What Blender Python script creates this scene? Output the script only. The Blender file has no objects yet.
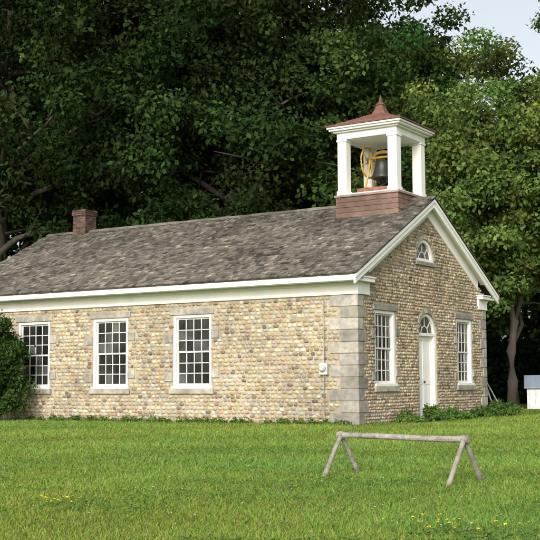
import bpy, math, numpy as np
from mathutils import Matrix, Vector
from mathutils.geometry import tessellate_polygon
rng=np.random.default_rng(7)
scene=bpy.context.scene
COL=scene.collection

# ------------------------------------------------------------ helpers
def link(o,parent=None):
    COL.objects.link(o)
    if parent is not None: o.parent=parent
    return o
def empty(name,loc=(0,0,0)):
    e=bpy.data.objects.new(name,None); e.location=loc; e.empty_display_size=.3
    return link(e)
def mesh_arrays(name,V,Q=None,T=None,col=None,smooth=False):
    V=np.asarray(V,dtype=np.float32)
    Q=np.zeros((0,4),np.int32) if Q is None else np.asarray(Q,np.int32).reshape(-1,4)
    T=np.zeros((0,3),np.int32) if T is None else np.asarray(T,np.int32).reshape(-1,3)
    m=bpy.data.meshes.new(name)
    m.vertices.add(len(V)); m.vertices.foreach_set("co",V.ravel())
    nl=Q.size+T.size
    m.loops.add(nl); m.loops.foreach_set("vertex_index",np.concatenate([Q.ravel(),T.ravel()]))
    m.polygons.add(len(Q)+len(T))
    st=np.concatenate([np.arange(len(Q))*4,Q.size+np.arange(len(T))*3]).astype(np.int32)
    m.polygons.foreach_set("loop_start",st)
    m.polygons.foreach_set("use_smooth",np.full(len(st),smooth,dtype=bool))
    if col is not None:
        a=m.color_attributes.new("Col",'FLOAT_COLOR','POINT')
        c=np.ones((len(V),4),np.float32); c[:,:3]=col
        a.data.foreach_set("color",c.ravel())
    m.update(calc_edges=True); m.validate()
    return m
class MB:
    def __init__(s): s.v=[]; s.f=[]; s.c=[]
    def add(s,verts,faces,col=(1,1,1)):
        b=len(s.v); s.v+= [tuple(v) for v in verts]; s.f+=[[b+i for i in f] for f in faces]; s.c+=[tuple(col)]*len(verts)
    def box(s,x0,x1,y0,y1,z0,z1,col=(1,1,1)):
        x0,x1=sorted((x0,x1)); y0,y1=sorted((y0,y1)); z0,z1=sorted((z0,z1))
        s.add([(x0,y0,z0),(x1,y0,z0),(x1,y1,z0),(x0,y1,z0),(x0,y0,z1),(x1,y0,z1),(x1,y1,z1),(x0,y1,z1)],
          [(0,3,2,1),(4,5,6,7),(0,1,5,4),(1,2,6,5),(2,3,7,6),(3,0,4,7)],col)
    def tube(s,pts,rad,n=8,col=(1,1,1),cap=True):
        pts=[Vector(p) for p in pts]; vs=[];fs=[]
        up=Vector((0,0,1))
        for i,p in enumerate(pts):
            t=(pts[min(i+1,len(pts)-1)]-pts[max(i-1,0)]).normalized()
            a=t.cross(up)
            if a.length<1e-3: a=t.cross(Vector((1,0,0)))
            a.normalize(); b=t.cross(a)
            for k in range(n):
                an=2*math.pi*k/n; vs.append(p+(a*math.cos(an)+b*math.sin(an))*rad[i])
        for i in range(len(pts)-1):
            for k in range(n):
                fs.append((i*n+k,i*n+(k+1)%n,(i+1)*n+(k+1)%n,(i+1)*n+k))
        if cap: fs.append(tuple(range(n-1,-1,-1))); fs.append(tuple((len(pts)-1)*n+k for k in range(n)))
        s.add(vs,fs,col)
    def lathe(s,prof,c,n=24,col=(1,1,1),rot=0):
        vs=[];fs=[]
        for r,z in prof:
            for k in range(n):
                a=rot+2*math.pi*k/n; vs.append((c[0]+r*math.cos(a),c[1]+r*math.sin(a),c[2]+z))
        for i in range(len(prof)-1):
            for k in range(n): fs.append((i*n+k,i*n+(k+1)%n,(i+1)*n+(k+1)%n,(i+1)*n+k))
        s.add(vs,fs,col)
    def obj(s,name,material,parent=None,smooth=False,bevel=0):
        m=bpy.data.meshes.new(name); m.from_pydata(s.v,[],s.f)
        a=m.color_attributes.new("Col",'FLOAT_COLOR','POINT')
        c=np.ones((len(s.v),4),np.float32); c[:,:3]=np.array(s.c)
        a.data.foreach_set("color",c.ravel())
        if smooth: m.polygons.foreach_set("use_smooth",np.ones(len(m.polygons),bool))
        m.update(); m.materials.append(material)
        o=bpy.data.objects.new(name,m); link(o,parent)
        if bevel:
            b=o.modifiers.new("bevel",'BEVEL'); b.width=bevel; b.segments=2; b.limit_method='ANGLE'
        return o

def mat(name,col=(.5,.5,.5),rough=.8,attr=False,nscale=5,namt=.25,bump=.0,bscale=40,metal=0,spec=.3,big=0,stretch=None):
    m=bpy.data.materials.new(name); m.use_nodes=True
    nt=m.node_tree; N=nt.nodes; L=nt.links
    bs=N["Principled BSDF"]; bs.inputs["Roughness"].default_value=rough; bs.inputs["Metallic"].default_value=metal
    bs.inputs["Specular IOR Level"].default_value=spec
    tc=N.new("ShaderNodeTexCoord"); mp=N.new("ShaderNodeMapping"); L.new(tc.outputs["Object"],mp.inputs[0])
    if stretch: mp.inputs["Scale"].default_value=stretch
    no=N.new("ShaderNodeTexNoise"); no.inputs["Scale"].default_value=nscale; no.inputs["Detail"].default_value=4
    L.new(mp.outputs[0],no.inputs["Vector"])
    mr=N.new("ShaderNodeMapRange"); mr.inputs[1].default_value=.3; mr.inputs[2].default_value=.7
    mr.inputs[3].default_value=1-namt; mr.inputs[4].default_value=1+namt
    L.new(no.outputs["Fac"],mr.inputs[0])
    mx=N.new("ShaderNodeMix"); mx.data_type='RGBA'; mx.blend_type='MULTIPLY'; mx.inputs[0].default_value=1
    if attr:
        at=N.new("ShaderNodeAttribute"); at.attribute_name="Col"; L.new(at.outputs["Color"],mx.inputs[6])
    else: mx.inputs[6].default_value=(*col,1)
    L.new(mr.outputs[0],mx.inputs[7])
    out=mx.outputs[2]
    if big:
        n2=N.new("ShaderNodeTexNoise"); n2.inputs["Scale"].default_value=big; n2.inputs["Detail"].default_value=3
        L.new(tc.outputs["Object"],n2.inputs["Vector"])
        r2=N.new("ShaderNodeMapRange"); r2.inputs[1].default_value=.35; r2.inputs[2].default_value=.65
        r2.inputs[3].default_value=.76; r2.inputs[4].default_value=1.16
        L.new(n2.outputs["Fac"],r2.inputs[0])
        m2=N.new("ShaderNodeMix"); m2.data_type='RGBA'; m2.blend_type='MULTIPLY'; m2.inputs[0].default_value=1
        L.new(out,m2.inputs[6]); L.new(r2.outputs[0],m2.inputs[7]); out=m2.outputs[2]
    L.new(out,bs.inputs["Base Color"])
    if bump:
        nb=N.new("ShaderNodeTexNoise"); nb.inputs["Scale"].default_value=bscale; nb.inputs["Detail"].default_value=3
        L.new(mp.outputs[0],nb.inputs["Vector"])
        b=N.new("ShaderNodeBump"); b.inputs["Strength"].default_value=bump; b.inputs["Distance"].default_value=.02
        L.new(nb.outputs["Fac"],b.inputs["Height"]); L.new(b.outputs[0],bs.inputs["Normal"])
    return m
def leafmat(name,transl):
    m=bpy.data.materials.new(name); m.use_nodes=True; nt=m.node_tree;N=nt.nodes;L=nt.links
    N.remove(N["Principled BSDF"])
    at=N.new("ShaderNodeAttribute"); at.attribute_name="Col"
    d=N.new("ShaderNodeBsdfDiffuse"); L.new(at.outputs["Color"],d.inputs[0])
    out=d.outputs[0]
    if transl:
        t=N.new("ShaderNodeBsdfTranslucent"); ms=N.new("ShaderNodeMixShader"); ms.inputs[0].default_value=transl
        L.new(at.outputs["Color"],t.inputs[0]); L.new(d.outputs[0],ms.inputs[1]); L.new(t.outputs[0],ms.inputs[2]); out=ms.outputs[0]
    L.new(out,N["Material Output"].inputs["Surface"]); return m

M_stone=mat("cobblestone",attr=True,rough=.75,nscale=14,namt=.22,big=.55)
M_mortar=mat("lime_mortar",(.37,.325,.25),rough=.95,nscale=9,namt=.2,big=.7)
M_quoin=mat("quoin_limestone",attr=True,rough=.9,nscale=7,namt=.24,bump=.5,bscale=30,big=1.2)
M_white=mat("white_paint",(.82,.81,.78),rough=.55,nscale=3,namt=.05)
M_sash=mat("sash_paint",(.68,.67,.63),rough=.6,nscale=6,namt=.12)
M_shingle=mat("wood_shingle",attr=True,rough=.9,nscale=6,namt=.3,stretch=(6,1,1),big=.6)
M_board=mat("deck_wood",(.07,.06,.05),rough=.9)
M_brick=mat("chimney_brick",attr=True,rough=.9,nscale=20,namt=.25,bump=.4)
M_copper=mat("belfry_base_cladding",attr=True,rough=.7,nscale=3,namt=.25,bump=.15,bscale=12,big=1.0,spec=.3)
M_redroof=mat("belfry_roof_shingle",attr=True,rough=.8,nscale=8,namt=.3,bump=.3)
M_bell=mat("bell_bronze",(.05,.055,.045),rough=.45,metal=.5,nscale=6,namt=.3)
M_gold=mat("bell_wheel_paint",(.50,.32,.08),rough=.55,nscale=6,namt=.2)
M_rust=mat("bell_stand_iron",(.22,.1,.07),rough=.7,nscale=8,namt=.3)
M_leaf=leafmat("tree_leaf",.22)
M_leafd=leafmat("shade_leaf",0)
M_bark=mat("tree_bark",(.062,.052,.043),rough=.95,nscale=4,namt=.35,bump=.8,bscale=12,stretch=(1,1,.25))
M_grass=leafmat("grass_blade",.25)
M_rail=mat("weathered_wood",(.29,.27,.235),rough=.85,nscale=10,namt=.4,bump=.6,bscale=50,big=3)
M_flower=mat("petal",attr=True,rough=.6,nscale=10,namt=.1)
M_paintattr=mat("painted_metal",attr=True,rough=.5,nscale=6,namt=.12)
M_glass=mat("window_glass",attr=True,rough=.07,nscale=1.5,namt=.5,spec=.6,bump=.02,bscale=3)

# ------------------------------------------------------------ dimensions
W=8.75; LEN=14.6; H1=3.375
EY=-0.57; EZ=3.88; TAN=0.518; AL=math.atan(TAN); CA,SA=math.cos(AL),math.sin(AL)
XF=0.26; XB=-14.9
school=empty("cobblestone_schoolhouse")
def roofz(y): return EZ+(min(y,W-y)-EY)*TAN

SW=[(-5.96,-4.62,.95,3.03),(-8.95,-7.61,.95,3.03),(-12.03,-10.69,.95,3.03)]
GW=[(.97,2.19,.99,3.02),(6.42,7.62,.99,3.02)]
DOOR=(3.69,4.91,.08,2.46); DC=4.30; DR=.61
LUN=(4.22,4.62,.60)
def arc(cu,cv,r,a0,a1,n): return [(cu+r*math.cos(a0+(a1-a0)*i/n),cv+r*math.sin(a0+(a1-a0)*i/n)) for i in range(n+1)]
doorloop=[(DOOR[0],DOOR[2]),(DOOR[1],DOOR[2])]+arc(DC,DOOR[3],DR,0,math.pi,16)
lunloop=[(LUN[0]-LUN[2],LUN[1]-.05),(LUN[0]+LUN[2],LUN[1]-.05)]+arc(LUN[0],LUN[1],LUN[2],0,math.pi,16)
def rect(o): return [(o[0],o[2]),(o[1],o[2]),(o[1],o[3]),(o[0],o[3])]
P={'S':lambda u,n,v:(u,-n,v),'G':lambda u,n,v:(n,u,v)}
def wall_mesh(which,outer,holes,depth=.22):
    f=P[which]; mb=MB()
    loops=[outer]+holes
    flat=[p for l in loops for p in l]
    tris=tessellate_polygon([[Vector((a,b,0)) for a,b in l] for l in loops])
    mb.add([f(a,0,b) for a,b in flat],[tuple(t) for t in tris])
    for l in holes:
        n=len(l)
        mb.add([f(a,0,b) for a,b in l]+[f(a,-depth,b) for a,b in l],[(i,(i+1)%n,n+(i+1)%n,n+i) for i in range(n)])
    return mb
wall_mesh('S',[(-LEN,-.1),(0,-.1),(0,3.7),(-LEN,3.7)],[rect(o) for o in SW]).obj("side_wall",M_mortar,school)
wall_mesh('G',[(0,-.1),(W,-.1),(W,3.75),(W/2,roofz(W/2)-.12),(0,3.75)],[rect(o) for o in GW]+[doorloop,lunloop]).obj("gable_wall",M_mortar,school)
mb=MB(); mb.box(-LEN,-.3,W-.02,W,-.1,3.72); mb.add([(-LEN,0,-.1),(-LEN,W,-.1),(-LEN,W,3.75),(-LEN,W/2,roofz(W/2)-.12),(-LEN,0,3.75)],[(0,1,2,3,4)])
mb.obj("rear_walls",M_mortar,school)

# ------------------------------------------------------------ cobbles
pal=np.array([(.42,.34,.21),(.45,.36,.22),(.37,.285,.18),(.27,.20,.13),(.35,.32,.275),(.40,.29,.21),(.54,.48,.37),(.47,.40,.275),(.18,.145,.12),(.40,.37,.31)])
palwS=np.array([3.0,2.6,2.3,1.5,1.8,1.1,2.1,3,.9,2.2]); palwG=np.array([2.6,2.0,2.6,1.9,1.5,2.2,1.1,1.8,1.1,1.6])
K=8
def stones(which,u0,u1,v0,v1,rowh,wavg,reject,palw,seed,gain=1.0):
    r=np.random.default_rng(seed); C=[];S=[]
    v=v0; 
    while v+rowh*.6<v1:
        rh=rowh*r.uniform(.90,1.10); u=u0+r.uniform(0,wavg); ph=r.uniform(0,6)
        while u<u1:
            w=wavg*r.uniform(.62,1.45)
            c=(u+w/2,v+rh/2+r.normal(0,.006)+.008*math.sin(u*1.1+ph))
            if not reject(c[0],c[1],w/2,rh/2): C.append(c); S.append((w/2*.93,rh/2*r.uniform(.80,.99)))
            u+=w
        v+=rh
    C=np.array(C);S=np.array(S);n=len(C)
    ang=np.arange(K)*2*math.pi/K+math.pi/K
    jit=1+r.uniform(-.12,.10,(n,K))
    ca=np.sign(np.cos(ang))*np.abs(np.cos(ang))**.75; sa=np.sign(np.sin(ang))*np.abs(np.sin(ang))**.75
    tilt=r.uniform(-.3,.3,(n,1))
    px=ca*jit; py=sa*jit+tilt*ca*.5
    hgt=r.uniform(.018,.045,n)
    rings=[(1,-.15),(.86,.55),(.48,.93)]
    verts=np.zeros((n,K*3+1,3))
    for i,(rr,h) in enumerate(rings):
        verts[:,i*K:(i+1)*K,0]=C[:,0:1]+px*S[:,0:1]*rr
        verts[:,i*K:(i+1)*K,2]=C[:,1:2]+py*S[:,1:2]*rr
        verts[:,i*K:(i+1)*K,1]=(hgt*h)[:,None]
    verts[:,-1,0]=C[:,0]; verts[:,-1,2]=C[:,1]; verts[:,-1,1]=hgt
    nv=K*3+1; base=np.arange(n)[:,None,None]*nv
    k=np.arange(K); q=[]
    for i in range(2): q.append(np.stack([i*K+k,i*K+(k+1)%K,(i+1)*K+(k+1)%K,(i+1)*K+k],1))
    q=np.concatenate(q)[None]+base; t=np.stack([2*K+k,2*K+(k+1)%K,np.full(K,3*K)],1)[None]+base
    ci=r.choice(len(pal),n,p=palw/palw.sum()); col=pal[ci]*r.uniform(.78,1.18,(n,1))*gain*(1+r.normal(0,.03,(n,3)))
    col=np.repeat(col,nv,0)
    V=verts.reshape(-1,3); U=V.copy()
    if which=='S': U[:,1]=-V[:,1]
    else: U[:,0]=V[:,1]; U[:,1]=V[:,0]
    m=mesh_arrays("cobbles_"+which,U,q.reshape(-1,4),t.reshape(-1,3),np.clip(col,.02,.8),True)
    m.materials.append(M_stone); o=bpy.data.objects.new("cobbles_"+("side" if which=='S' else "gable"),m); link(o,school); return n
qh=H1/11
def quoin_len(i): return (.83,.30) if i%2==0 else (.53,.50)
def hit(o,c,v,hw,hh,m=0): return o[0]-m<c+hw*.6 and o[1]+m>c-hw*.6 and o[2]-m<v+hh*.6 and o[3]+m>v-hh*.6
jambsS=[];jambsG=[]
for o in SW:
    for z in (1.15,2.25): 
        jambsS.append((o[0]-.27,o[0]-.005,z,z+.24)); jambsS.append((o[1]+.005,o[1]+.27,z+.1,z+.34))
for o in GW:
    for z in (1.15,2.25):
        jambsG.append((o[0]-.22,o[0]-.005,z,z+.22)); jambsG.append((o[1]+.005,o[1]+.22,z+.1,z+.32))
sillS=[(o[0]-.1,o[1]+.1,o[2]-.15,o[2]-.002) for o in SW]; linS=[(o[0]-.10,o[1]+.10,o[3]+.002,o[3]+.17) for o in SW]
sillG=[(o[0]-.1,o[1]+.1,o[2]-.15,o[2]-.002) for o in GW]; linG=[(o[0]-.10,o[1]+.10,o[3]+.002,o[3]+.16) for o in GW]
def rejS(c,v,hw,hh):
    if v+hh*.7>H1: return True
    i=int(max(0,v)/qh)
    if c+hw*.7>-quoin_len(min(i,10))[0]: return True
    return any(hit(o,c,v,hw,hh) for o in SW+jambsS+sillS+linS)
def rejG(c,v,hw,hh):
    if v<H1:
        i=int(max(0,v)/qh); L=quoin_len(min(i,10))[1]
        if c-hw*.7<L or c+hw*.7>W-L: return True
    if v+hh>roofz(c)-.28 : return True
    if H1<v+hh*.6<3.9 and (c<.66 or c>W-.66): return True
    if any(hit(o,c,v,hw,hh) for o in GW+jambsG+sillG+linG): return True
    if hit((DOOR[0]-.0,DOOR[1]+.0,0,DOOR[3]),c,v,hw,hh,.02): return True
    if v>DOOR[3]-.05 and math.hypot(c-DC,v-DOOR[3])<DR+.14+hh*.5: return True
    if hit((LUN[0]-LUN[2]-.05,LUN[0]+LUN[2]+.05,LUN[1]-.2,LUN[1]),c,v,hw,hh): return True
    if v>LUN[1]-.05 and math.hypot(c-LUN[0],v-LUN[1])<LUN[2]+.12+hh*.5: return True
    return False
nS=stones('S',-LEN,0,.02,H1+.02,.112,.150,rejS,palwS,1,1.0)
nG=stones('G',0,W,.02,6.3,.088,.112,rejG,palwG,2,.95)

mb=MB(); r=np.random.default_rng(3)
def scol(): 
    g=r.uniform(.25,.39); t=r.uniform(.80,.90); return (g*1.04,g*.98,g*t)
for i in range(11):
    a,b=quoin_len(i); z0=i*qh+r.uniform(.004,.012); z1=(i+1)*qh-r.uniform(.004,.012); a+=r.uniform(-.05,.03); b+=r.uniform(-.04,.0)
    mb.box(-a+.01,.028,-.028,b-.01,z0,z1,scol()); mb.box(-.3,.028,W-b+.01,W+.028,z0,z1,scol())
for w,ls in (('S',sillS+linS+jambsS),('G',sillG+linG+jambsG)):
    for o in ls:
        n1=.035 if o not in sillS+sillG else .075
        a=P[w](o[0],-.1,o[2]); b=P[w](o[1],n1,o[3]); mb.box(a[0],b[0],a[1],b[1],a[2],b[2],scol())
def voussoirs(cu,cv,r0,r1,n):
    for i in range(n):
        a0=math.pi*i/n+.014; a1=math.pi*(i+1)/n-.014; am=(a0+a1)/2
        pts=[(r0,a0),(r1,a0),(r1,am),(r1,a1),(r0,a1),(r0,am)]
        f=[(.034,cu+q*math.cos(t),cv+q*math.sin(t)) for q,t in pts]; bk=[(-.05,y,z) for _,y,z in f]
        mb.add(f+bk,[(0,1,2,3,4,5),(6,11,10,9,8,7)]+[(i2,(i2+6),(i2+1)%6+6,(i2+1)%6) for i2 in range(6)],np.array(scol())*np.array((1.05,.98,.85)))
voussoirs(DC,DOOR[3],DR+.005,DR+.14,15); voussoirs(LUN[0],LUN[1],LUN[2]+.005,LUN[2]+.12,15)
mb.box(-.1,.06,LUN[0]-LUN[2]-.08,LUN[0]+LUN[2]+.08,LUN[1]-.17,LUN[1]-.052,scol())
mb.box(-.2,.35,DOOR[0]-.12,DOOR[1]+.12,-.1,.078,scol())
mb.obj("dressed_stone_trim",M_quoin,school,bevel=.012)

# ------------------------------------------------------------ windows / door
trim=MB(); sash=MB(); glass=MB()
def wb(m,w,u0,u1,n0,n1,v0,v1,col=(1,1,1)):
    a=P[w](u0,n0,v0); b=P[w](u1,n1,v1); m.box(a[0],b[0],a[1],b[1],a[2],b[2],col)
def gcol():
    g=r.uniform(.012,.03) if r.random()<.72 else r.uniform(.04,.10); return (g,g*1.05,g*1.05)  # differing reflections painted into the pane colour, paler on some panes
def window(w,o,cols,rt,rb):
    u0,u1,v0,v1=o; c=.085
    wb(trim,w,u0+.002,u0+c,-.16,-.015,v0+.07,v1-.002); wb(trim,w,u1-c,u1-.002,-.16,-.015,v0+.07,v1-.002)
    wb(trim,w,u0+c,u1-c,-.16,-.017,v1-c,v1-.002)
    wb(trim,w,u0-.04,u1+.04,-.16,.05,v0,v0+.07)
    a,b=u0+c,u1-c; z0,z1=v0+.07,v1-c; zm=z0+(z1-z0)*rb/(rt+rb)
    for (s0,s1,n,rows) in ((z0,zm+.02,-.11,rb),(zm-.02,z1,-.085,rt)):
        wb(sash,w,a,a+.05,n-.03,n,s0,s1); wb(sash,w,b-.05,b,n-.03,n,s0,s1)
        wb(sash,w,a+.05,b-.05,n-.03,n-.001,s0,s0+(.07 if s0==z0 else .045)); wb(sash,w,a+.05,b-.05,n-.03,n-.001,s1-.045,s1)
        g0,g1=a+.05,b-.05; h0=s0+(.07 if s0==z0 else .045); h1=s1-.045
        for i in range(1,cols): x=g0+(g1-g0)*i/cols; wb(sash,w,x-.012,x+.012,n-.026,n-.003,h0,h1)
        for i in range(1,rows): z=h0+(h1-h0)*i/rows; wb(sash,w,g0,g1,n-.026,n-.005,z-.011,z+.011)
        for i in range(cols):
            for j in range(rows):
                xa=g0+(g1-g0)*i/cols; xb=g0+(g1-g0)*(i+1)/cols; za=h0+(h1-h0)*j/rows; zb=h0+(h1-h0)*(j+1)/rows
                t=r.normal(0,.003,4)
                glass.add([P[w](xa,n-.018+t[0],za),P[w](xb,n-.018+t[1],za),P[w](xb,n-.018+t[2],zb),P[w](xa,n-.018+t[3],zb)],[(0,1,2,3)],gcol())
for o in SW: window('S',o,4,3,3)
for o in GW: window('G',o,4,3,3)
def ringseg(m,cu,cv,r0,r1,n0,n1,seg=20,a0=0,a1=math.pi):
    for i in range(seg):
        t0=a0+(a1-a0)*i/seg; t1=a0+(a1-a0)*(i+1)/seg
        q=[(r0,t0),(r1,t0),(r1,t1),(r0,t1)]
        f=[(n1,cu+a*math.cos(t),cv+a*math.sin(t)) for a,t in q]; b=[(n0,y,z) for _,y,z in f]
        m.add(f+b,[(0,1,2,3),(0,4,5,1),(2,6,7,3),(1,5,6,2),(3,7,4,0)])
def fan(cu,cv,rr,nrad,nb):
    ringseg(trim,cu,cv,rr-.09,rr-.002,-.16,nb)
    wb(trim,'G',cu-rr+.002,cu+rr-.002,-.16,nb+.004,cv-.045,cv+.04)
    ringseg(sash,cu,cv,rr*.38,rr*.38+.028,-.11,-.085,12)
    for i in range(1,nrad):
        t=math.pi*i/nrad; c,s=math.cos(t),math.sin(t); d=.013
        p=[(rr*.38+.02,d),(rr-.08,d),(rr-.08,-d),(rr*.38+.02,-d)]
        f=[(-.084,cu+a*c-b*s,cv+a*s+b*c) for a,b in p]; bk=[(-.11,y,z) for _,y,z in f]
        sash.add(f+bk,[(0,1,2,3),(0,4,5,1),(2,6,7,3),(1,5,6,2),(3,7,4,0)])
    pts=arc(cu,cv,rr-.02,0,math.pi,16); glass.add([(-.10,a,b) for a,b in pts],[tuple(range(len(pts)))],(.03,.03,.03))
fan(LUN[0],LUN[1],LUN[2],4,-.02)
fan(DC,DOOR[3],DR,4,-.03)
y0,y1,z0,z1=DOOR
wb(trim,'G',y0+.002,y0+.09,-.2,-.03,z0,z1-.045); wb(trim,'G',y1-.09,y1-.002,-.2,-.03,z0,z1-.045)
door=MB()
for a,b in ((y0+.09,DC-.004),(DC+.004,y1-.09)):
    wb(door,'G',a,b,-.19,-.15,z0,z1-.045)
    st=.075
    wb(door,'G',a,a+st,-.15,-.125,z0,z1-.045); wb(door,'G',b-st,b,-.15,-.125,z0,z1-.045)
    for q0,q1 in ((z0,z0+.2),(z0+.95,z0+1.1),(z1-.165,z1-.045)): wb(door,'G',a+st,b-st,-.15,-.127,q0,q1)
    wb(door,'G',a+st+.03,b-st-.03,-.15,-.137,z0+.23,z0+.92); wb(door,'G',a+st+.03,b-st-.03,-.15,-.137,z0+1.13,z1-.195)
door.obj("door",M_white,school)
kn=MB(); kn.lathe([(.0,.03),(.02,.028),(.03,.0),(.02,-.028),(0,-.03)],(-.09,DC-.05,1.1),12); kn.obj("door_knob",M_bell,school,True)
trim.obj("window_and_door_frames",M_white,school,bevel=.006); sash.obj("window_sashes",M_sash,school); glass.obj("window_glass",M_glass,school)

# ------------------------------------------------------------ cornice, roof
co=MB()
def slope_box(m,x0,x1,y0,y1,n0,n1,far=False,col=(1,1,1)):
    vs=[]
    for x in (x0,x1):
        for y in (y0,y1):
            for n in (n0,n1):
                s=(y-EY+n*SA)/CA; yy=EY+s*CA-n*SA; zz=EZ+s*SA+n*CA
                vs.append((x,W-yy if far else yy,zz))
    m.add(vs,[(0,1,3,2),(4,6,7,5),(0,4,5,1),(2,3,7,6),(0,2,6,4),(1,5,7,3)],col)
for far in (False,True):
    Y=(lambda y:W-y) if far else (lambda y:y)
    co.box(-LEN,.06,Y(-.06),Y(0),H1,3.70)
    co.box(-LEN,.085,Y(-.085),Y(-.062),3.62,3.70)
    co.box(XB,XF-.055,Y(-.49),Y(-.002),3.702,3.75)
    co.box(XB,XF-.003,Y(-.55),Y(-.49),3.695,3.835)
    co.box(-.002,.057,Y(.0),Y(.62),H1+.003,3.70)
    co.box(.0,XF-.058,Y(.0),Y(.64),3.703,3.80)
    co.box(.0,XF-.03,Y(-.0),Y(.67),3.803,3.84)
    slope_box(co,XF-.055,XF,EY+.0,W/2,-.25,-.035,far)
    slope_box(co,XF,XF+.03,EY-.01,W/2,-.11,-.03,far)
    slope_box(co,.003,XF-.056,.3,W/2,-.14,-.105,far)
    slope_box(co,-.01,.045,.62,W/2,-.47,-.142,far)
    slope_box(co,XB-.0,XB+.055,EY,W/2,-.21,-.035,far)
co.obj("cornice_and_rake_boards",M_white,school,bevel=.006)
dk=MB()
for far in (False,True): slope_box(dk,XB+.01,XF+.02,EY,W/2,-.034,-.004,far)
dk.obj("roof_deck",M_board,school)

def shingles(far,seed):
    r=np.random.default_rng(seed); L=[];C=[]
    slope=(W/2-EY)/CA; e=.150; s=-.02; 
    while s<slope-.03:
        x=XB-.02-r.uniform(0,.1); rc=r.uniform(.85,1.1)
        while x<XF+.03:
            w=r.uniform(.07,.2); x1=min(x+w-.008,XF+.045)
            L.append((x,x1,s+r.normal(0,.010),min(s+.30,slope),r.uniform(.012,.026),r.normal(0,.004)))
            b=r.uniform(.085,.20)*rc*(1.05-.25*s/slope if s/slope>.55 else 1); t=r.uniform(0,1)
            if r.random()<.10: b*=1.65
            if r.random()<.18: b*=.5
            C.append((b*1.10,b*(.98+.02*t),b*(.80+.08*t)))
            x+=w
        s+=e
    L=np.array(L); n=len(L); V=np.zeros((n,8,3))
    x0,x1,s0,s1,th,tw=L.T
    def put(i,x,s,nn):
        V[:,i,0]=x; y=EY+s*CA-nn*SA; V[:,i,1]=(W-y) if far else y; V[:,i,2]=EZ+s*SA+nn*CA
    put(0,x0,s0,.008+0*th); put(1,x1,s0,.008+0*th); put(2,x1,s0,.024+th+tw); put(3,x0,s0,.024+th-tw)
    put(4,x0,s1,-.004+0*th); put(5,x1,s1,-.004+0*th); put(6,x1,s1,.003+0*th); put(7,x0,s1,.003+0*th)
    q=np.array([(0,1,2,3),(3,2,6,7),(0,3,7,4),(1,5,6,2)])[None]+np.arange(n)[:,None,None]*8
    m=mesh_arrays("shingles",V.reshape(-1,3),q.reshape(-1,4),None,np.repeat(np.array(C)*.97,8,0)); m.materials.append(M_shingle)
    link(bpy.data.objects.new("roof_shingles",m),school)
shingles(False,11); shingles(True,12)
rc=MB()
x=XB-.02
while x<XF+.04:
    x1=min(x+.42,XF+.05); b=r.uniform(.10,.18)
    for far in (False,True): slope_box(rc,x,x1-.004,W/2-.12,W/2,.03+r.uniform(0,.004),.05+r.uniform(0,.016),far,(b*1.05,b*.96,b*.82))
    x+=.42
rc.obj("ridge_cap",M_shingle,school)

# ------------------------------------------------------------ chimney
ch=MB(); r=np.random.default_rng(5)
cx,cy=-13.2,W/2; hw=.29; z=5.8; row=0
ch.box(cx-hw+.012,cx+hw-.012,cy-hw+.012,cy+hw-.012,5.8,7.18,(.22,.19,.16))
while z<7.16:
    out=.03 if z>6.98 else 0
    for side in range(4):
        edges=[-hw-out]; e=-hw-out+(.11 if row%2 else .22)
        while e<hw+out-.05: edges.append(e); e+=.22
        edges.append(hw+out)
        for i in range(len(edges)-1):
            a,b=edges[i]+.005,edges[i+1]-.005; c=np.array((.115,.07,.056))*r.uniform(.4,1.35)
            d=hw+out
            if side==0: ch.box(cx+a,cx+b,cy-d,cy-d+.03,z,z+.056,c)
            elif side==1: ch.box(cx+d-.03,cx+d+.001,cy+a+.0,cy+b,z+.0005,z+.0555,c)
            elif side==2: ch.box(cx+a,cx+b,cy+d-.03,cy+d,z,z+.056,c)
            else: ch.box(cx-d-.001,cx-d+.03,cy+a,cy+b,z+.0005,z+.0555,c)
    z+=.068; row+=1
ch.box(cx-hw-.02,cx+hw+.02,cy-hw-.02,cy+hw+.02,7.17,7.2,(.22,.2,.18))
ch.obj("chimney",M_brick,school)

# ------------------------------------------------------------ belfry
bx0,bx1=-2.40,-.45; by0,by1=W/2-.975,W/2+.975
b=MB()
def bc_(): 
    g=r.uniform(.70,1.25); return (.170*g,.108*g,.084*g)
b.box(bx0-.03,bx1+.03,by0-.03,by1+.03,5.75,6.54,bc_())
for zz in np.arange(5.78,6.5,.155):
    for k,(x0,x1,ya,yb) in enumerate(((bx0-.05,bx1+.05,by0-.05,by0-.031),(bx0-.05,bx1+.05,by1+.031,by1+.05),(bx1+.031,bx1+.05,by0-.031,by1+.031),(bx0-.05,bx0-.031,by0-.031,by1+.031))):
        b.box(x0,x1,ya,yb,zz,zz+.146,bc_())
b.box(bx0-.09,bx1+.09,by0-.09,by1+.09,6.552,6.62,(.28,.22,.18))
b.obj("belfry_base",M_copper,school,bevel=.004)
b=MB(); pw=.29; PT=8.30
b.box(bx0-.03,bx1+.03,by0-.03,by1+.03,6.622,6.66)
for x in (bx0,bx1-pw):
    for y in (by0,by1-pw):
        b.box(x,x+pw,y,y+pw,6.66,PT-.06)
        b.box(x-.025,x+pw+.025,y-.025,y+pw+.025,6.661,6.75)
        b.box(x-.025,x+pw+.025,y-.025,y+pw+.025,PT-.06,PT)
b.box(bx0-.01,bx1+.01,by0-.01,by1+.01,PT+.002,8.50)
b.box(bx0-.10,bx1+.10,by0-.10,by1+.10,8.502,8.55)
b.box(bx0-.19,bx1+.19,by0-.19,by1+.19,8.552,8.61)
b.box(bx0-.24,bx1+.24,by0-.24,by1+.24,8.612,8.67)
b.obj("belfry_posts_and_entablature",M_white,school,bevel=.008)
rf=MB(); bc=((bx0+bx1)/2,W/2); 
prof=[(1.245,8.672),(1.245,8.70)]
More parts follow.
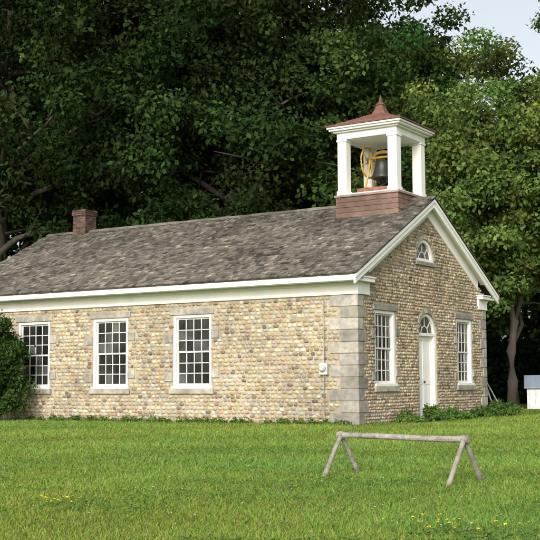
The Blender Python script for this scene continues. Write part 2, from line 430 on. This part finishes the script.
steps=9
for i in range(steps):
    t0=i/steps;t1=(i+1)/steps
    fr=lambda t:1.235*(1-t)+.22*t; fz=lambda t:8.71+.44*t**1.12
    prof.append((fr(t0),fz(t0)+.012)); prof.append((fr(t1)+.008,fz(t1)-.004))
prof+=[(.20,9.17),(.14,9.30),(.10,9.42),(.12,9.44),(.085,9.48),(.045,9.55),(.02,9.70),(.001,9.76)]
k=math.sqrt(2)
for i in range(len(prof)-1):
    (r0,q0),(r1,q1)=prof[i],prof[i+1]
    vs=[(bc[0]+r0*math.cos(a)*k,bc[1]+r0*math.sin(a)*k,q0) for a in [math.pi/4+j*math.pi/2 for j in range(4)]]
    vs+=[(bc[0]+r1*math.cos(a)*k,bc[1]+r1*math.sin(a)*k,q1) for a in [math.pi/4+j*math.pi/2 for j in range(4)]]
    cc=np.array((.140,.066,.052))*r.uniform(.75,1.2)
    rf.add(vs,[(j,(j+1)%4,(j+1)%4+4,j+4) for j in range(4)],cc)
rf.obj("belfry_roof",M_redroof,school)
be=MB(); c=(-1.40,W/2,7.20)
be.lathe([(.0,.0),(.27,.0),(.34,-.02),(.345,.02),(.30,.10),(.255,.22),(.225,.36),(.21,.46),(.17,.53),(.08,.57),(.0,.58)],c,32)
be.lathe([(.0,-.09),(.05,-.08),(.05,-.02),(.02,.02),(.015,.2)],c,12)
be.obj("bell",M_bell,school,True)
g=MB()
wc=(-1.88,W/2,7.72); 
g.tube([(wc[0],wc[1]+.46*math.cos(t),wc[2]+.46*math.sin(t)) for t in np.linspace(0,2*math.pi,33)],[.028]*33,8,cap=False)
for i in range(6):
    t=i*math.pi/3+.3; g.tube([wc,(wc[0],wc[1]+.45*math.cos(t),wc[2]+.45*math.sin(t))],[.022,.018],6)
g.tube([(-1.95,W/2,7.84),(-.93,W/2,7.84)],[.04,.04],8)
g.tube([(-1.75,W/2,7.84),(-1.57,W/2,7.98),(-1.40,W/2,8.0),(-1.23,W/2,7.98),(-1.05,W/2,7.84)],[.04,.05,.055,.05,.04],8)
for x in (-1.81,-.99):
    for sy in (-1,1): g.tube([(x,W/2,7.86),(x,W/2+sy*.16,7.3),(x,W/2+sy*.34,6.92)],[.035,.03,.035],8)
    g.tube([(x,W/2-.38,6.92),(x,W/2+.38,6.92)],[.03,.03],8)
g.obj("bell_wheel_and_yoke",M_gold,school,True)
g=MB(); g.box(-2.05,-.85,W/2-.42,W/2-.32,6.662,6.88); g.box(-2.05,-.85,W/2+.32,W/2+.42,6.662,6.88); g.obj("bell_timbers",M_rust,school)

# ------------------------------------------------------------ electric meter and conduit
e=MB()
e.box(-1.09,-.85,-.13,-.03,1.30,1.60,(.5,.5,.49))
e.tube([(-.97,-.13,1.47),(-.97,-.19,1.47),(-.97,-.22,1.47)],[.095,.09,.06],20,(.45,.47,.48))
e.tube([(-.97,-.08,1.6),(-.97,-.08,3.25),(-.97,-.13,3.34)],[.016,.016,.016],8,(.36,.35,.33))
e.tube([(-.97,-.08,1.30),(-.97,-.08,.02)],[.010,.010],8,(.33,.32,.30))
e.obj("electric_meter",M_paintattr,school)

# ------------------------------------------------------------ ground
def ground_mat():
    m=bpy.data.materials.new("lawn_soil"); m.use_nodes=True; nt=m.node_tree;N=nt.nodes;L=nt.links
    bs=N["Principled BSDF"]; bs.inputs["Roughness"].default_value=.95; bs.inputs["Specular IOR Level"].default_value=.1
    tc=N.new("ShaderNodeTexCoord")
    a=N.new("ShaderNodeTexNoise"); a.inputs["Scale"].default_value=.35; a.inputs["Detail"].default_value=5; L.new(tc.outputs["Object"],a.inputs["Vector"])
    b=N.new("ShaderNodeTexNoise"); b.inputs["Scale"].default_value=14; b.inputs["Detail"].default_value=5; L.new(tc.outputs["Object"],b.inputs["Vector"])
    cr=N.new("ShaderNodeValToRGB"); cr.color_ramp.elements[0].position=.35; cr.color_ramp.elements[0].color=(.095,.155,.030,1)
    cr.color_ramp.elements[1].position=.65; cr.color_ramp.elements[1].color=(.17,.24,.05,1)
    L.new(a.outputs["Fac"],cr.inputs[0])
    mx=N.new("ShaderNodeMix"); mx.data_type='RGBA'; mx.blend_type='MULTIPLY'; mx.inputs[0].default_value=1
    r2=N.new("ShaderNodeMapRange"); r2.inputs[1].default_value=.3; r2.inputs[2].default_value=.7; r2.inputs[3].default_value=.6; r2.inputs[4].default_value=1.2
    L.new(b.outputs["Fac"],r2.inputs[0]); L.new(cr.outputs[0],mx.inputs[6]); L.new(r2.outputs[0],mx.inputs[7]); L.new(mx.outputs[2],bs.inputs["Base Color"])
    return m
gm=MB(); gm.add([(-900,-900,0),(900,-900,0),(900,900,0),(-900,900,0)],[(0,1,2,3)]); gm.obj("ground",ground_mat())

CAM=np.array([13.9812,-26.3438]); FH=np.array([-.534,.845]); RH=np.array([.845,.534])
def fnoise(P,seed,base,octs=4):
    r=np.random.default_rng(seed); out=np.zeros(len(P)); amp=1;tot=0
    for o in range(octs):
        for k in range(5):
            a=r.uniform(0,2*math.pi); f=base*(1.9**o)*r.uniform(.7,1.3); out+=amp*np.sin((P[:,0]*math.cos(a)+P[:,1]*math.sin(a))*f+r.uniform(0,6)); tot+=amp*.7
        amp*=.65
    return out/tot*1.6
def grass():
    r=np.random.default_rng(21); n=380000
    d=6.2*(46/6.2)**(r.random(n)**1.0); l=r.uniform(-.36,.36,n)*d
    P0=CAM+d[:,None]*FH+l[:,None]*RH
    ok=~((P0[:,0]<.0)&(P0[:,0]>-LEN)&(P0[:,1]>0)&(P0[:,1]<W)); P0=P0[ok]; d=d[ok]; n=len(d)
    pt=np.clip(fnoise(P0,1,1.2),-1,1); p2=np.clip(fnoise(P0,2,.5),-1,1)
    h=r.uniform(.022,.058,n)*(1+.35*pt); w=np.clip(.0035*d**.45*.8,.004,.02)*r.uniform(.7,1.3,n)
    th=r.uniform(0,2*math.pi,n); dx=np.stack([np.cos(th),np.sin(th)],1)*w[:,None]
    le=r.normal(0,.6,(n,2))*h[:,None]
    V=np.zeros((n,3,3)); V[:,0,:2]=P0-dx; V[:,1,:2]=P0+dx; V[:,2,:2]=P0+le; V[:,2,2]=h
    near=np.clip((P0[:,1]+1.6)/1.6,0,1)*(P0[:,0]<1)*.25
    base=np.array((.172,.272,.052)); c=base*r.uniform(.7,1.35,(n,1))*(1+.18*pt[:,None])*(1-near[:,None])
    c[:,0]*=r.uniform(.8,1.3,n)*(1+.22*p2); c[:,1]*=1+.05*p2; y=r.random(n)<.07; c[y]=np.array((.32,.29,.13))
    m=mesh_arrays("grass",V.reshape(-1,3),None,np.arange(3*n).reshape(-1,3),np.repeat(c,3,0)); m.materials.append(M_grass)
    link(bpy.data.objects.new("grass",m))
grass()
def clover():
    r=np.random.default_rng(23); n=30000
    d=6.5*(24/6.5)**r.random(n); P0=CAM+d[:,None]*FH+(r.uniform(-.36,.36,n)*d)[:,None]*RH
    k=fnoise(P0,5,1.6)>.2; P0=P0[k]; n=len(P0)
    ph=r.uniform(0,6,n); s=r.uniform(.010,.018,n); z=r.uniform(.03,.055,n); V=np.zeros((n,3,4,3))
    for j in range(3):
        a=ph+j*2*math.pi/3; ux,uy=np.cos(a),np.sin(a)
        for i,(al,ac) in enumerate(((0,0),(.9,.6),(1.5,0),(.9,-.6))):
            V[:,j,i,0]=P0[:,0]+s*(al*ux-ac*uy); V[:,j,i,1]=P0[:,1]+s*(al*uy+ac*ux); V[:,j,i,2]=z+al*s*r.normal(.1,.25,n)
    c=np.array((.115,.215,.055))*r.uniform(.75,1.3,(n,1)); c=np.repeat(c,12,0)
    m=mesh_arrays("clover",V.reshape(-1,3),np.arange(12*n).reshape(-1,4),None,c); m.materials.append(M_grass); link(bpy.data.objects.new("clover_patches",m))
clover()

# ------------------------------------------------------------ foliage
def leaves(C,R,nper,size,col,seed,flat=.6,cv=.25,up=.5,shell=.35):
    r=np.random.default_rng(seed); n=len(C)
    idx=np.repeat(np.arange(n),nper); N=len(idx)
    dirs=r.normal(size=(N,3)); dirs/=np.linalg.norm(dirs,axis=1)[:,None]
    rad=r.random(N)**shell*r.uniform(.8,1.25,N)
    sc=np.stack([np.ones(N),np.ones(N),np.full(N,flat)],1)
    P0=C[idx]+dirs*rad[:,None]*R[idx][:,None]*sc
    nrm=r.normal(size=(N,3))*.8+dirs*.5+np.array((0,0,up)); nrm/=np.linalg.norm(nrm,axis=1)[:,None]
    a=np.cross(nrm,r.normal(size=(N,3))); a/=np.linalg.norm(a,axis=1)[:,None]; a[:,2]-=.25
    s=np.cross(nrm,a)
    L=size*r.uniform(.55,1.4,N)[:,None]; wd=L*.30
    V=np.zeros((N,4,3)); V[:,0]=P0; V[:,1]=P0+a*L*.5+s*wd; V[:,2]=P0+a*L; V[:,3]=P0+a*L*.5-s*wd
    tint=1+r.normal(0,cv,(n,1))[idx]; yel=1+r.normal(0,.10,(n,1))[idx]
    c=np.array(col)[None]*np.clip(tint,.45,1.7)*r.uniform(.65,1.35,(N,1)); c[:,0:1]*=yel
    return V.reshape(-1,3),np.arange(4*N).reshape(-1,4),np.repeat(np.clip(c,.004,.6),4,0)
def tree(name,pos,H,cz,rad,ncl,nper,lsize,col,seed,tr=.3,clr=(.7,1.4),lean=(0,0),nl=16,lobe=1.0,r0=.35,lm=None):
    r=np.random.default_rng(seed); e=empty(name,(pos[0],pos[1],0))
    D=r.normal(size=(ncl,3)); D/=np.linalg.norm(D,axis=1)[:,None]
    ph=r.uniform(0,6,3); lob=1+lobe*(.2*np.sin(D[:,0]*4+ph[0])+.18*np.sin(D[:,2]*5+ph[1])+.15*np.sin(D[:,1]*5+ph[2]))
    rr=r.random(ncl)**r0*lob
    C=D*rr[:,None]*np.array(rad)+np.array((lean[0],lean[1],cz))
    R=r.uniform(clr[0],clr[1],ncl)
    V,Q,c=leaves(C,R,nper,lsize,col,seed+1)
    m=mesh_arrays(name+"_leaves",V,Q,None,c); m.materials.append(lm or M_leaf); link(bpy.data.objects.new("foliage",m),e)
    b=MB(); top=Vector((lean[0]*.8,lean[1]*.8,cz+rad[2]*.5)); pts=[];n=10
    for i in range(n+1):
        t=i/n; pts.append(Vector((top.x*t**1.5+r.normal(0,.10)*(i>1),top.y*t**1.5+r.normal(0,.1)*(i>1),top.z*t)))
    rads=[tr*(1.35 if i==0 else 1)*(1-.85*(i/n)) for i in range(n+1)]
    b.tube(pts,rads,12)
    for k in r.choice(ncl,min(nl,ncl),replace=False):
        tgt=Vector(C[k]); t=min(max((tgt.z-r.uniform(1,4))/top.z,.22),.92); i=int(t*n); f=t*n-i
        st=pts[i].lerp(pts[min(i+1,n)],f); ra=tr*(1-.85*t)*.62
        md=st.lerp(tgt,.5)+Vector((r.normal(0,.4),r.normal(0,.4),r.uniform(-.2,.7)))
        q=st.lerp(md,.5)+Vector((r.normal(0,.2),r.normal(0,.2),.15)); q2=md.lerp(tgt,.5)+Vector((r.normal(0,.25),r.normal(0,.25),.1))
        b.tube([st,q,md,q2,tgt],[ra,ra*.8,ra*.6,ra*.4,ra*.15],7)
        for j in range(3):
            o=md.lerp(tgt,r.uniform(0,.7)); o2=o+Vector((r.normal(0,1.2),r.normal(0,1.2),r.uniform(-.5,1.4))); b.tube([o,o.lerp(o2,.5)+Vector((0,0,.1)),o2],[ra*.4,ra*.28,.015],5)
    b.obj("trunk_and_limbs",M_bark,e,True)
dark=(.0225,.041,.0125); dark2=(.015,.027,.009); mid=(.056,.098,.026); mid2=(.044,.078,.021); light=(.108,.165,.042)  # dark, dark2: oak greens with the canopy's deep shade put into the colour
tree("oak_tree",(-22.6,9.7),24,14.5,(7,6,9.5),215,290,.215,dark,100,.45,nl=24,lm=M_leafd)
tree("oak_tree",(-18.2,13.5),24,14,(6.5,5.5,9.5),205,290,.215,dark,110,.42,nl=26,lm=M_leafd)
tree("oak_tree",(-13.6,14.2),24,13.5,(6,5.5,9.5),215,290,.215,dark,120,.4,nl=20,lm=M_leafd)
tree("maple_tree",(-10.2,18.5),25,14,(4.9,5,10),225,300,.21,mid2,130,.35)
tree("maple_tree",(-9.7,22.5),20,13.0,(2.8,3.8,7.6),180,290,.21,mid,140,.3,lobe=.7)
tree("walnut_tree",(-1.6,15.4),15,8.6,(3.8,4.0,5.0),260,310,.165,light,150,.22,clr=(.45,1.0),lobe=.8)
tree("walnut_tree",(4.1,15.0),21,15.4,(5.4,4.4,2.4),85,220,.17,mid,160,.3,clr=(.35,.85))
tree("maple_tree",(1.6,24),16,8.8,(4.5,4,6.2),200,240,.22,mid,170,.3,lobe=.8)
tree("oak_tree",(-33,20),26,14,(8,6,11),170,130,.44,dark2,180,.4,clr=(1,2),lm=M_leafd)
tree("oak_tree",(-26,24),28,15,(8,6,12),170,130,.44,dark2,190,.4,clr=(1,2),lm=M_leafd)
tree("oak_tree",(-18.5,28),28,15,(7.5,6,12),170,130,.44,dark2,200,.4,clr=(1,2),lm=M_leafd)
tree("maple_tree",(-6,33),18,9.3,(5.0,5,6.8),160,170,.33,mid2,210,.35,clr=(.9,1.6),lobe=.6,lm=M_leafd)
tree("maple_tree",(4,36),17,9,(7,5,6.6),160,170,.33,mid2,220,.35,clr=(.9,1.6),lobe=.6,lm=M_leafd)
def woods():
    r=np.random.default_rng(300); C=[];R=[]
    for k in range(1400):
        t=r.uniform(-45,55); d=80+r.uniform(-4,8)
        hmax=27 if t<-1 else (27-8*min(1,(t+1)/6)); hmax*=1+.10*math.sin(t*.7)+.06*math.sin(t*1.9)
        z=r.uniform(.3,hmax); p=CAM+FH*d+RH*t; C.append((p[0],p[1],z)); R.append(r.uniform(1.2,2.4))
    V,Q,c=leaves(np.array(C),np.array(R),65,.64,(.017,.030,.010),301)  # near-black green: shade of the wood's depth painted into the leaves
    m=mesh_arrays("distant_woods",V,Q,None,c); m.materials.append(M_leafd); o=bpy.data.objects.new("distant_woods",m); link(o)
woods()
def shrub(name,clumps,nper,size,col,seed,flat=.9,stems=True):
    C=np.array([c[:3] for c in clumps]);R=np.array([c[3] for c in clumps]); cen=C.mean(0)*[1,1,0]
    e=empty(name,tuple(cen)); V,Q,c=leaves(C-cen,R,nper,size,col,seed,flat,.15,.4,.5)
    V[:,2]=np.maximum(V[:,2],.01)
    m=mesh_arrays(name,V,Q,None,c); m.materials.append(M_leaf); link(bpy.data.objects.new("leaves",m),e)
    if stems:
        b=MB()
        for p in (C-cen)[:14]: b.tube([(p[0]*.3,p[1]*.3,0),(p[0]*.8,p[1]*.8,p[2]*.6),tuple(p)],[.025,.018,.006],5)
        b.obj("stems",M_bark,e)
r=np.random.default_rng(40)
cl=[]
for k in range(120):
    d=r.normal(size=3); d/=np.linalg.norm(d); q=r.random()**.4*r.uniform(.85,1.12)
    cl.append((-12.0+d[0]*q*1.35,-1.0+d[1]*q*.75,1.65+d[2]*q*1.65,r.uniform(.2,.42)))
shrub("lilac_bush",cl,220,.10,(.043,.086,.021),41)
cl=[]
for k in range(58):
    t=r.random(); hgt=.12+.42*math.exp(-((t-.45)/.25)**2)
    cl.append((r.uniform(.15,.85),1.7+t*4.2,r.uniform(.03,hgt),r.uniform(.07,.18)))
shrub("weeds",cl,90,.085,(.09,.165,.036),42)
cl=[(r.uniform(-.2,.8),r.uniform(7.0,9.8),r.uniform(.05,.42),r.uniform(.1,.24)) for k in range(34)]
shrub("weeds",cl,100,.085,(.075,.14,.032),43)
cl=[(r.uniform(-11.5,-.2),-r.uniform(.05,.28),r.uniform(.0,.12),r.uniform(.05,.13)) for k in range(220)]
shrub("weeds",cl,26,.06,(.10,.17,.038),44,stems=False)
cl=[]
for k in range(400):
    t=r.uniform(3,22); d=56+r.uniform(0,6); p=CAM+FH*d+RH*t; cl.append((p[0],p[1],r.uniform(0,3.2),r.uniform(.5,1.0)))
shrub("understory_shrubs",cl,100,.25,(.014,.025,.009),45)

def flowers(name,pts,col,size,seed,hh=(.05,.12)):
    r=np.random.default_rng(seed); b=MB()
    for x,y in pts:
        h=r.uniform(*hh); b.tube([(x,y,0),(x+r.normal(0,.01),y,h)],[.002,.002],4,(.06,.13,.03),False)
        n=6; s=size*r.uniform(.6,1.2)
        vs=[(x,y,h+s*.25)]+[(x+s*math.cos(2*math.pi*k/n),y+s*math.sin(2*math.pi*k/n),h+r.normal(0,s*.2)) for k in range(n)]+[(x,y,h-s*.5)]
        b.add(vs,[(0,1+k,1+(k+1)%n) for k in range(n)]+[(n+1,1+(k+1)%n,1+k) for k in range(n)],np.array(col)*r.uniform(.8,1.1))
    b.obj(name,M_flower)
pt=[(6.85+r.normal(0,.20),-18.6+r.normal(0,.10)) for k in range(36)]+[(10.5+r.normal(0,.3),-18.55+r.normal(0,.12)) for k in range(34)]+[(10.9+r.normal(0,.5),-18.3+r.normal(0,.2)) for k in range(10)]
flowers("yellow_wildflowers",pt,(.75,.6,.03),.014,50,(.06,.12))
pt=[(r.uniform(-9,-1),-r.uniform(.15,.5)) for k in range(70)]
flowers("yellow_wildflowers",pt,(.7,.42,.04),.022,51,(.08,.18))
pt=[]
for k in range(600):
    d=r.uniform(8,20); p=CAM+FH*d+RH*r.uniform(-.35,.35)*d; pt.append((p[0],p[1]))
flowers("clover_flowers",pt,(.6,.62,.5),.008,52,(.04,.07))

# ------------------------------------------------------------ rail on A-frame legs
b=MB(); A=Vector((7.40,-14.39,.475)); B=Vector((9.10,-14.76,.475)); dr=(B-A).normalized()
b.tube([A-dr*.05,A.lerp(B,.3)+Vector((0,0,.004)),A.lerp(B,.7)+Vector((0,0,-.005)),B+dr*.05],[.034,.032,.033,.035],12)
per=Vector((-dr.y,dr.x,0))
for c,sp in ((A+dr*.0,.36),(B,.36)):
    for s in (-1,1):
        top=c+per*s*-.02+Vector((0,0,.03)); ft=Vector((c.x,c.y,0))+per*s*sp+dr*(-.03*s)
        b.tube([top,top.lerp(ft,.5),ft-Vector((0,0,.02))],[.026,.027,.030],10)
    b.tube([c-dr*.035,c+dr*.035],[.042,.042],12)
b.obj("wooden_rail_on_a_frame_legs",M_rail)

# ------------------------------------------------------------ background things at right
sh=empty("garden_shed",(-1.2,18.6,0)); sh.rotation_euler=(0,0,math.radians(20))
b=MB(); w,dp,h=1.9,1.4,.85
b.box(-w/2,w/2,-dp/2,dp/2,0,h,(.62,.64,.66))
b.add([(-w/2,-dp/2,h),(w/2,-dp/2,h),(w/2,dp/2,h),(-w/2,dp/2,h),(-w/2,0,h+.42),(w/2,0,h+.42)],[(0,3,4),(1,5,2)],(.6,.62,.64))
for i in range(9): x=-w/2+w*(i+.5)/9; b.box(x-.008,x+.008,-dp/2-.012,-dp/2-.001,0,h,(.5,.52,.54))
b.box(-.3,.3,-dp/2-.03,-dp/2-.013,.02,.74,(.42,.44,.47))
b.obj("walls",M_paintattr,sh)
b=MB()
for s in (-1,1):
    vs=[(-w/2-.1,s*(dp/2+.1),h-.03),(w/2+.1,s*(dp/2+.1),h-.03),(w/2+.1,0,h+.45),(-w/2-.1,0,h+.45)]; vs+=[(x,y,z+.04) for x,y,z in vs]
    b.add(vs,[(0,1,2,3),(4,5,6,7),(0,1,5,4),(1,2,6,5),(3,0,4,7)],(.25,.30,.38))
b.obj("roof",M_paintattr,sh)
b=MB()
b.tube([(-.05,9.6,0),(-.35,9.1,1.6)],[.03,.025],8); b.tube([(.15,9.9,0),(-.25,9.15,1.25)],[.025,.022],8)
b.obj("leaning_poles",M_rail)

# ------------------------------------------------------------ light
sd=Vector((.24,-.85,.47)).normalized()
w=bpy.data.worlds.new("World"); scene.world=w; w.use_nodes=True; nt=w.node_tree
bg=nt.nodes["Background"]; sk=nt.nodes.new("ShaderNodeTexSky"); sk.sky_type='NISHITA'; sk.sun_disc=False
sk.sun_elevation=math.asin(sd.z); sk.sun_rotation=math.atan2(sd.x,sd.y); sk.dust_density=5; sk.air_density=1.2; sk.ozone_density=1
hs=nt.nodes.new("ShaderNodeHueSaturation"); hs.inputs["Saturation"].default_value=.35; hs.inputs["Value"].default_value=1.45
nt.links.new(sk.outputs[0],hs.inputs["Color"]); nt.links.new(hs.outputs[0],bg.inputs[0]); bg.inputs[1].default_value=.15
s=bpy.data.lights.new("sun",'SUN'); s.energy=1.55; s.angle=math.radians(12); s.color=(1,.94,.85)
so=bpy.data.objects.new("sun",s); so.rotation_euler=sd.to_track_quat('Z','Y').to_euler(); so.location=(0,-20,30); link(so)

# ------------------------------------------------------------ camera
th,pi_,ro=.5635,.098,-.0062
F=Vector((-math.sin(th)*math.cos(pi_),math.cos(th)*math.cos(pi_),math.sin(pi_))); Rv=Vector((math.cos(th),math.sin(th),0)); U=Rv.cross(F)
R2=Rv*math.cos(ro)+U*math.sin(ro); U2=-Rv*math.sin(ro)+U*math.cos(ro)
cd=bpy.data.cameras.new("camera"); cd.sensor_width=36; cd.lens=36*1151.2/540; cd.clip_end=3000
cam=bpy.data.objects.new("camera",cd); link(cam)
cam.matrix_world=Matrix(((R2.x,U2.x,-F.x,13.9812),(R2.y,U2.y,-F.y,-26.3438),(R2.z,U2.z,-F.z,1.086),(0,0,0,1)))
scene.camera=cam
scene.view_settings.view_transform='Standard'; scene.view_settings.look='None'; scene.view_settings.exposure=0
